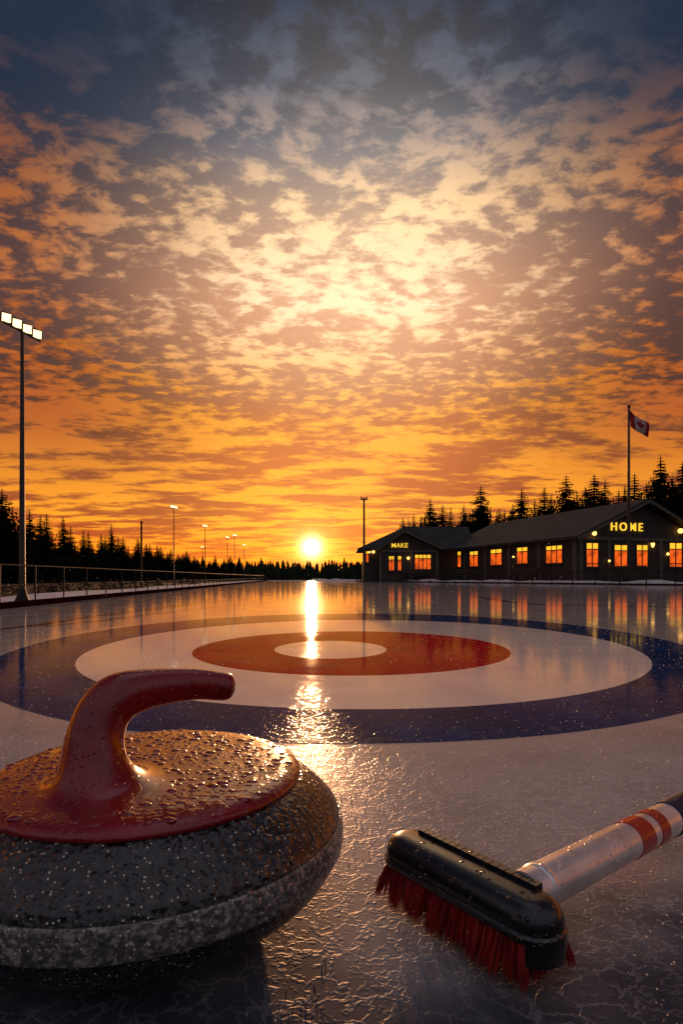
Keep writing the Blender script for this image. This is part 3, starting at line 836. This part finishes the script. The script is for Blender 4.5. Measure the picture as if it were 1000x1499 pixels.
# ------------------------------------------------------------------ flagpole and flag
def flagpole():
    p = W(920.6, 845, 25.6); p.z = 0
    top = H+(HY-598)/F*25.6
    o = thing('flagpole', 'tall slim flagpole with a ball top in front of the HOME gable', 'flagpole', p)
    b = MB(); b.tube([(0, 0, 0), (0, 0, top)], [.075, .045], 12); b.build('pole', 'pole', o, True)
    b = MB(); b.lathe([(0, top-.02), (.07, top+.03), (.08, top+.08), (.05, top+.14), (0, top+.16)], 12); b.build('finial', 'pole', o, True)
    b = MB(); b.lathe([(.26, 0), (.25, .08), (.12, .30), (.08, .38)], 14); b.build('base', 'dark_metal', o, True)
    # flag
    s = 25.6/F
    fl = thing('flag', 'red and white maple leaf flag sagging from the flagpole', 'flag', (p.x+.06, p.y, H+(HY-601)*s))
    Lx, Hh = 30*s, 23.5*s
    def pos(u, v):                                          # u along the fly, v down the hoist
        x = Lx*u*.97; z = -Hh*v*(1-.16*u)-Lx*(.60*u+.10*math.sin(u*PI))
        y = .10*math.sin(u*7.+v*1.2)*u+.04*math.sin(v*5+u*3)
        return Vector((x, y, z))
    nx, ny = 32, 16; b = MB()
    for side in (0, 1):
        for i in range(nx+1):
            for j in range(ny+1): b.v.append(pos(i/nx, j/ny)+Vector((0, .006*side, 0)))
    m1 = (nx+1)*(ny+1)
    for i in range(nx):
        b.cur = 1 if .25 <= (i+.5)/nx < .75 else 0
        for j in range(ny):
            a = i*(ny+1)+j; b.face((a, a+1, a+ny+2, a+ny+1)); b.face((m1+a, m1+a+ny+1, m1+a+ny+2, m1+a+1))
    def rim(l):
        for a, c in zip(l, l[1:]): b.face((a, c, m1+c, m1+a))
    b.cur = 0
    idx = lambda i, j: i*(ny+1)+j
    rim([idx(i, 0) for i in range(nx+1)]); rim([idx(i, ny) for i in range(nx+1)]); rim([idx(0, j) for j in range(ny+1)]); rim([idx(nx, j) for j in range(ny+1)])
    b.build('cloth', ['flag_red', 'flag_white'], fl, True)
    leaf = [(0, 1), (.16, .70), (.36, .80), (.27, .30), (.50, .52), (.56, .40), (.86, .46), (.76, .22), (.88, .12), (.40, -.28), (.46, -.46), (.04, -.38), (.06, -.9)]
    leaf = leaf+[(-x, y) for x, y in reversed(leaf[1:])]
    for side in (-1, 1):
        b = MB()
        for x, y in leaf: b.v.append(pos(.5+x*.20, .5-y*.36)+Vector((0, -.010 if side < 0 else .016, 0)))
        cidx = len(b.v); b.v.append(pos(.5, .5)+Vector((0, -.010 if side < 0 else .016, 0)))
        for k in range(len(leaf)): b.face((cidx, k, (k+1) % len(leaf)))
        b.build('maple_leaf', 'flag_red', fl)
flagpole()

# ------------------------------------------------------------------ floodlight poles
def floodlight():
    Y = 6.75; base = W(32.5, 845, Y); base.z = 0; top = H+(HY-486)/F*Y
    o = thing('floodlight_pole', 'nearest floodlight pole by the left railing, four lit lamps tilted on its crossarm', 'floodlight', base, 0, 'floodlight poles along the left side of the ice')
    b = MB(); b.tube([(0, 0, 0), (0, 0, top)], [.036, .018], 14); b.build('pole', 'pole', o, True)
    b = MB(); b.lathe([(.085, -.01), (.08, .03), (.05, .10), (.038, .16)], 12); b.build('base', 'dark_metal', o, True)
    dirn = Vector((.13, .52, 0)).normalized(); half = .275
    b = MB(); b.tube([Vector((0, 0, top))-dirn*half, Vector((0, 0, top))+dirn*half], .012, 8)
    b.tube([Vector((0, 0, top+.115))-dirn*half, Vector((0, 0, top+.115))+dirn*half], .006, 6); b.build('crossarm', 'dark_metal', o)
    face = Vector((.62, -.72, -.22)).normalized()
    rm = face.to_track_quat('Z', 'Y').to_matrix()
    for k in range(4):
        c = Vector((0, 0, top+.062))+dirn*(-half+.045+(2*half-.09)*k/3)
        b = MB(); b.box(c-face*.02, (.105, .105, .05), rm); lp = b.build('lamp', 'dark_metal', o)
        b = MB(); b.box(c+face*.008, (.088, .088, .012), rm); b.build('lens', 'lamp_white', lp)
    return o, top
fl0, fl_top = floodlight()
for px, py, Y, lab in ((254.5, 741, 20., 'second floodlight pole from the near one, its lamps small and lit above the spruces'), (300, 769, 30., 'third floodlight pole up the left side, right of the second'), (343.5, 783, 38., 'fourth floodlight pole up the left side, farther off'), (357.5, 797, 47., 'fifth and smallest lit floodlight pole, closest to the sun'), (296, 800, 60., 'far low floodlight pole just left of the third pole'), (333, 786, 52., 'far thin floodlight pole just left of the fourth pole')):
    c = copy_tree(fl0); p = W(px, py, Y); c['label'] = lab
    k = p.z/(fl_top+.06); c.scale = (k, k, k); c.location = (p.x, Y, -.02)
    if Y > 15: c.scale = (k*.85, k*.85, k)
def plain_pole(px, py, Y, label, cross):
    p = W(px, py, Y); o = thing('utility_pole', label, 'pole', (p.x, Y, -.02))
    b = MB(); b.tube([(0, 0, 0), (0, 0, p.z)], [.0022*Y, .0015*Y], 10); b.build('pole', 'wood_dark', o, True)
    if cross:
        b = MB(); b.span((-.20, -.04, p.z-.14), (.20, .04, p.z-.06)); b.build('crossarm', 'wood_dark', o)
        for sx in (-.16, .16):
            b = MB(); b.lathe([(.03, 0), (.05, .05), (.03, .11), (0, .13)], 8, (sx, 0, p.z-.06)); b.build('insulator', 'dark_metal', o)
    else:
        b = MB(); b.lathe([(.04, 0), (.05, .04), (0, .09)], 8, (0, 0, p.z)); b.build('cap', 'dark_metal', o)
plain_pole(533, 728, 35.5, 'thin dark pole with a short crossarm left of the small hall', True)
plain_pole(207, 765, 20., 'thin bare pole without lamps among the left spruces', False)

# ------------------------------------------------------------------ spruces
def spruce_mesh(seed, levels=38, ratio=.16, whorl=11, sparse=0.):
    r = random.Random(seed); b = MB()
    for k in range(levels):
        t = .06+.94*(k/levels)**.92
        R = ratio*((1-t)**.80)*(1.0+.12*math.sin(k*2.1+seed))+.006
        n = max(4, int(whorl*(.6+.6*(1-t))))
        a0 = r.uniform(0, 6.28)
        for q in range(n):
            if r.random() < sparse: continue
            a = a0+2*PI*q/n+r.uniform(-.3, .3); rr = R*r.uniform(.62, 1.22)
            dx, dy = math.cos(a), math.sin(a); px_, py_ = -dy, dx
            drop = r.uniform(.25, .5)*rr
            pts = [(0, .0), (.35, -.45*drop), (.7, -.9*drop), (1., -.72*drop)]
            wd = [.08*rr, .34*rr, .28*rr, .0]
            i = len(b.v)
            for (f, dz), w in zip(pts, wd):
                for s in (-1, 1): b.v.append(Vector((dx*f*rr+px_*w*s, dy*f*rr+py_*w*s, t+dz)))
            for m in range(3): b.face((i+2*m, i+2*m+1, i+2*m+3, i+2*m+2))
            for m in range(1, 4):                           # hanging twigs
                f, dz = pts[m]; i = len(b.v); hl = rr*r.uniform(.22, .45); e = .16*rr
                b.v += [Vector((dx*(f*rr-e), dy*(f*rr-e), t+dz+.1*rr)), Vector((dx*(f*rr+e*.4), dy*(f*rr+e*.4), t+dz+.02*rr)), Vector((dx*(f*rr-e*.1)+px_*e*.5, dy*(f*rr-e*.1)+py_*e*.5, t+dz-hl))]
                b.face((i, i+1, i+2))
    i = len(b.v)
    b.tube([(0, 0, .9), (0, 0, 1.0)], [.006, .001], 5)
    return b
def make_proto(seed, ratio, sparse, m):
    o = None
    b = MB(); b.tube([(0, 0, -.01), (0, 0, .5), (0, 0, .97)], [.016, .010, .002], 7); tr = b.build('trunk', 'bark')
    cr = spruce_mesh(seed, ratio=ratio, sparse=sparse).build('crown', m)
    for q in (tr, cr): COL.objects.unlink(q)
    return o, tr, cr
protos = [make_proto(11, .19, .05, 'spruce'), make_proto(23, .23, .10, 'spruce_b'), make_proto(35, .165, .0, 'spruce'), make_proto(47, .21, .15, 'spruce'), make_proto(59, .18, .1, 'spruce_b'), make_proto(61, .25, .12, 'spruce')]
def spruce(pi, loc, hgt, wide, label, group):
    e, tr, cr = protos[pi]
    o = bpy.data.objects.new('spruce_tree', None); COL.objects.link(o)
    o['label'] = label; o['category'] = 'tree'; o['group'] = group
    o.location = loc; o.scale = (hgt*wide, hgt*wide, hgt); o.rotation_euler = (0, 0, random.uniform(0, 6.28))
    for src in (tr, cr):
        c = src.copy(); COL.objects.link(c); c.parent = o
    return o
left_tops = [(-14, 722), (3, 714), (19, 752), (31, 760), (43, 745), (59, 753), (68, 750), (92, 754), (103, 769), (122, 774), (129, 777), (148, 780), (154, 782), (163, 766), (173, 784), (180, 784), (188, 798), (202, 786), (214, 794), (219, 795), (230, 796), (235, 798), (245, 807), (250, 802), (268, 809), (273, 804), (284, 813), (297, 812), (305, 821), (315, 812), (326, 821), (337, 811), (349, 818)]
def ordinal(i):
    w = ['first', 'second', 'third', 'fourth', 'fifth', 'sixth', 'seventh', 'eighth', 'ninth', 'tenth', 'eleventh', 'twelfth', 'thirteenth', 'fourteenth', 'fifteenth', 'sixteenth', 'seventeenth', 'eighteenth', 'nineteenth', 'twentieth']
    if i < 20: return w[i]
    n = i+1
    return {2: 'twenty', 3: 'thirty'}[n//10]+('-'+w[n % 10-1] if n % 10 else 'th').replace('yth', 'ieth') if n % 10 else {20: 'twentieth', 30: 'thirtieth', 40: 'fortieth'}[n]
rt = random.Random(5)
for i, (px, py) in enumerate(left_tops):
    Y = 32+44*max(0, px)/350+rt.uniform(-1.5, 1.5)
    p = W(px, py, Y)
    lab = 'tallest black spruce at the far left edge, left of the near floodlight pole' if px == 3 else 'dark pointed spruce on the left, %s from the left in the front row' % ordinal(i)
    spruce(rt.choice([0, 2, 3, 4, 0, 1]), (p.x, Y, -.03), p.z+.03, rt.uniform(1.1, 1.5)*(1.1 if px == 3 else 1), lab, 'spruces beyond the left railing')
for i in range(58):                                        # fuller low row behind
    px = -30+i*7+rt.uniform(-4, 4); Y = 42+44*max(0, px)/350+rt.uniform(0, 3)
    py = (788+ (822-788)*max(0, px)/350)+rt.uniform(-8, 6)
    p = W(px, py, Y)
    spruce(rt.choice([1, 3, 5]), (p.x, Y, -.03), p.z+.03, rt.uniform(1.2, 1.6), 'short broad spruce in the dense lower row behind the pointed left spruces', 'short broad spruces filling the left row')
right_tops = [(598, 757), (616, 754), (630, 729), (648, 738), (660, 742), (679, 738), (704, 710), (728, 747), (739, 746), (751, 741), (764, 714), (783, 729), (797, 712), (807, 722), (829, 694), (845, 719), (857, 711), (870, 693), (886, 700), (906, 716), (915, 709), (929, 692), (947, 706), (967, 666), (984, 694), (999, 675), (1020, 690)]
for i, (px, py) in enumerate(right_tops):
    Y = 50+rt.uniform(-2, 4)
    if px > 930: Y = 44+rt.uniform(-1, 3)
    p = W(px, py, Y)
    big = px in (967, 704, 829)
    names = {967: 'tallest spruce right of the flagpole, behind the HOME gable', 704: 'layered spruce standing between the two buildings, over the roof end', 829: 'tall spruce above the middle of the long clubhouse roof'}
    lab = names.get(px, 'dark spruce behind the buildings, %s from the left in their row' % ordinal(i))
    spruce(rt.choice([0, 2, 4, 0, 3]) if not big else rt.choice([1, 3, 5]), (p.x, Y, -.03), p.z+.03, rt.uniform(1.25, 1.7) if not big else 1.35, lab, 'spruces behind the buildings')
for i in range(44):
    px = 585+i*10.5+rt.uniform(-6, 6); Y = 58+rt.uniform(0, 4); py = 764-34*(px-590)/420+rt.uniform(-12, 10)
    p = W(px, py, Y)
    spruce(rt.choice([1, 3, 5]), (p.x, Y, -.03), p.z+.03, rt.uniform(1.1, 1.6), 'spruce half hidden in the back row behind the building roofs', 'half hidden spruces behind the roofs')
def far_wood():
    r = random.Random(9); b = MB()
    for i in range(800):
        px = r.uniform(180, 760); Y = r.uniform(80, 105)
        py = 826+r.uniform(-6, 6)+(-6 if r.random() < .12 else 0)
        if 440 < px < 475: py += 3
        p = W(px, py, Y); hgt = p.z
        for k in range(9):
            t0 = .02+.98*k/9; R = hgt*.24*(1-k/9.3)*r.uniform(.8, 1.2); n = 6
            i0 = len(b.v); a0 = r.uniform(0, 6)
            b.v.append(Vector((p.x, Y, hgt*min(1., t0+.22))))
            for q in range(n):
                a = a0+2*PI*q/n; rr = R*r.uniform(.7, 1.25)
                b.v.append(Vector((p.x+rr*math.cos(a), Y+rr*math.sin(a), hgt*(t0-.02*r.random()))))
            for q in range(n): b.face((i0, i0+1+q, i0+1+(q+1) % n))
    o = b.build('far_wood', 'spruce'); struct(o, 'stuff')
    tag(o, 'low dark far wood along the horizon below the sun', 'wood')
far_wood()

# ------------------------------------------------------------------ low bushes on the snow
def bush_mesh(seed):
    r = random.Random(seed); b = MB()
    for i in range(420):
        a = r.uniform(0, 6.28); e = r.random(); q = r.uniform(.55, 1.)
        c = Vector((math.cos(a)*math.sqrt(1-e*e)*q, math.sin(a)*math.sqrt(1-e*e)*q*.7, e*q*.75*(1+.25*math.sin(a*3+seed))))
        s = r.uniform(.06, .15); i0 = len(b.v)
        for k in range(3): b.v.append(c+Vector((r.uniform(-1, 1), r.uniform(-1, 1), r.uniform(-.6, .8)))*s)
        b.face((i0, i0+1, i0+2))
    return b
bush_src = [bush_mesh(s) for s in (1, 2, 3)]
def bush(px, Y, w, hgt, label, k):
    p = W(px, 845, Y)
    o = bush_src[k].build('bush', 'spruce_b'); o.location = (p.x, Y, -.02); o.scale = (w, w, hgt)
    tag(o, label, 'bush', 'low bushes beyond the left railing')
for i, (px, Y, w, hgt, lab) in enumerate(((62, 12.2, .26, .30, 'low dark bush just right of the near floodlight pole'), (90, 12.6, .30, .34, 'low dark bush second right of the near floodlight pole'), (126, 13.4, .28, .30, 'rounded low bush on the left snow, third right of the near pole'), (10, 11.5, .35, .28, 'low dark bush at the left edge, left of the near floodlight pole'), (160, 16., .35, .30, 'low dark bush on the snow left of the bare pole'), (188, 18., .4, .34, 'low dark bush just left of the bare pole'), (222, 22., .5, .36, 'low dark bush between the bare pole and the second floodlight'), (275, 28., .6, .4, 'low dark bush between the second and third floodlights'))):
    bush(px, Y, w, hgt, lab, i % 3)

# ------------------------------------------------------------------ drifting snow crystals
def crystal_mat():
    m, t, b = new_mat('snow_crystal')
    b.inputs['Base Color'].default_value = (.85, .84, .84, 1); b.inputs['Roughness'].default_value = .4
    tr = t.n('ShaderNodeBsdfTranslucent'); tr.inputs[0].default_value = (.9, .88, .86, 1)
    mx = t.n('ShaderNodeMixShader'); mx.inputs[0].default_value = .6
    out = [n for n in t.t.nodes if n.type == 'OUTPUT_MATERIAL'][0]
    t.t.links.new(b.outputs[0], mx.inputs[1]); t.t.links.new(tr.outputs[0], mx.inputs[2]); t.t.links.new(mx.outputs[0], out.inputs[0])
    return m
M['crystal'] = crystal_mat()
def crystals(name, n, seed, air):
    r = random.Random(seed); b = MB()
    for i in range(n):
        Y = .36*math.exp(r.random()*(2.6 if air else 2.3)); X = r.uniform(-.75, .75)*Y
        if air:
            z = r.uniform(.0, .30) if r.random() < .9 else r.uniform(.3, .6)
            s = r.uniform(.00035, .0008)*min(1.6, .7+.5*Y)
            if Y < .5: s *= .6
        else:
            s = r.uniform(.0005, .0012)*min(2.2, .6+.5*Y); z = s*.7
            if math.hypot(X+.1785, Y-.545) < .18 or (abs(X-.1) < .11 and abs(Y-.49) < .13): continue
        c = Vector((X, Y, z)); q = Vector((r.gauss(0, 1), r.gauss(0, 1), r.gauss(0, .6))).normalized()
        a = q.orthogonal().normalized(); e = q.cross(a); i0 = len(b.v)
        for k in range(6):
            w = PI*k/3; b.v.append(c+(a*math.cos(w)+e*math.sin(w))*s*r.uniform(.8, 1.1))
        b.v.append(c+q*s*.35); b.v.append(c-q*s*.35)
        for k in range(6): b.face((i0+k, i0+(k+1) % 6, i0+6)); b.face((i0+(k+1) % 6, i0+k, i0+7))
    return struct(b.build(name, 'crystal'), 'stuff')
tag(crystals('snow_crystals', 5200, 4, False), 'glinting snow crystals strewn over the near ice', 'snow')
tag(crystals('drifting_snow', 1500, 8, True), 'tiny glinting snow crystals drifting in the air above the ice', 'snow')
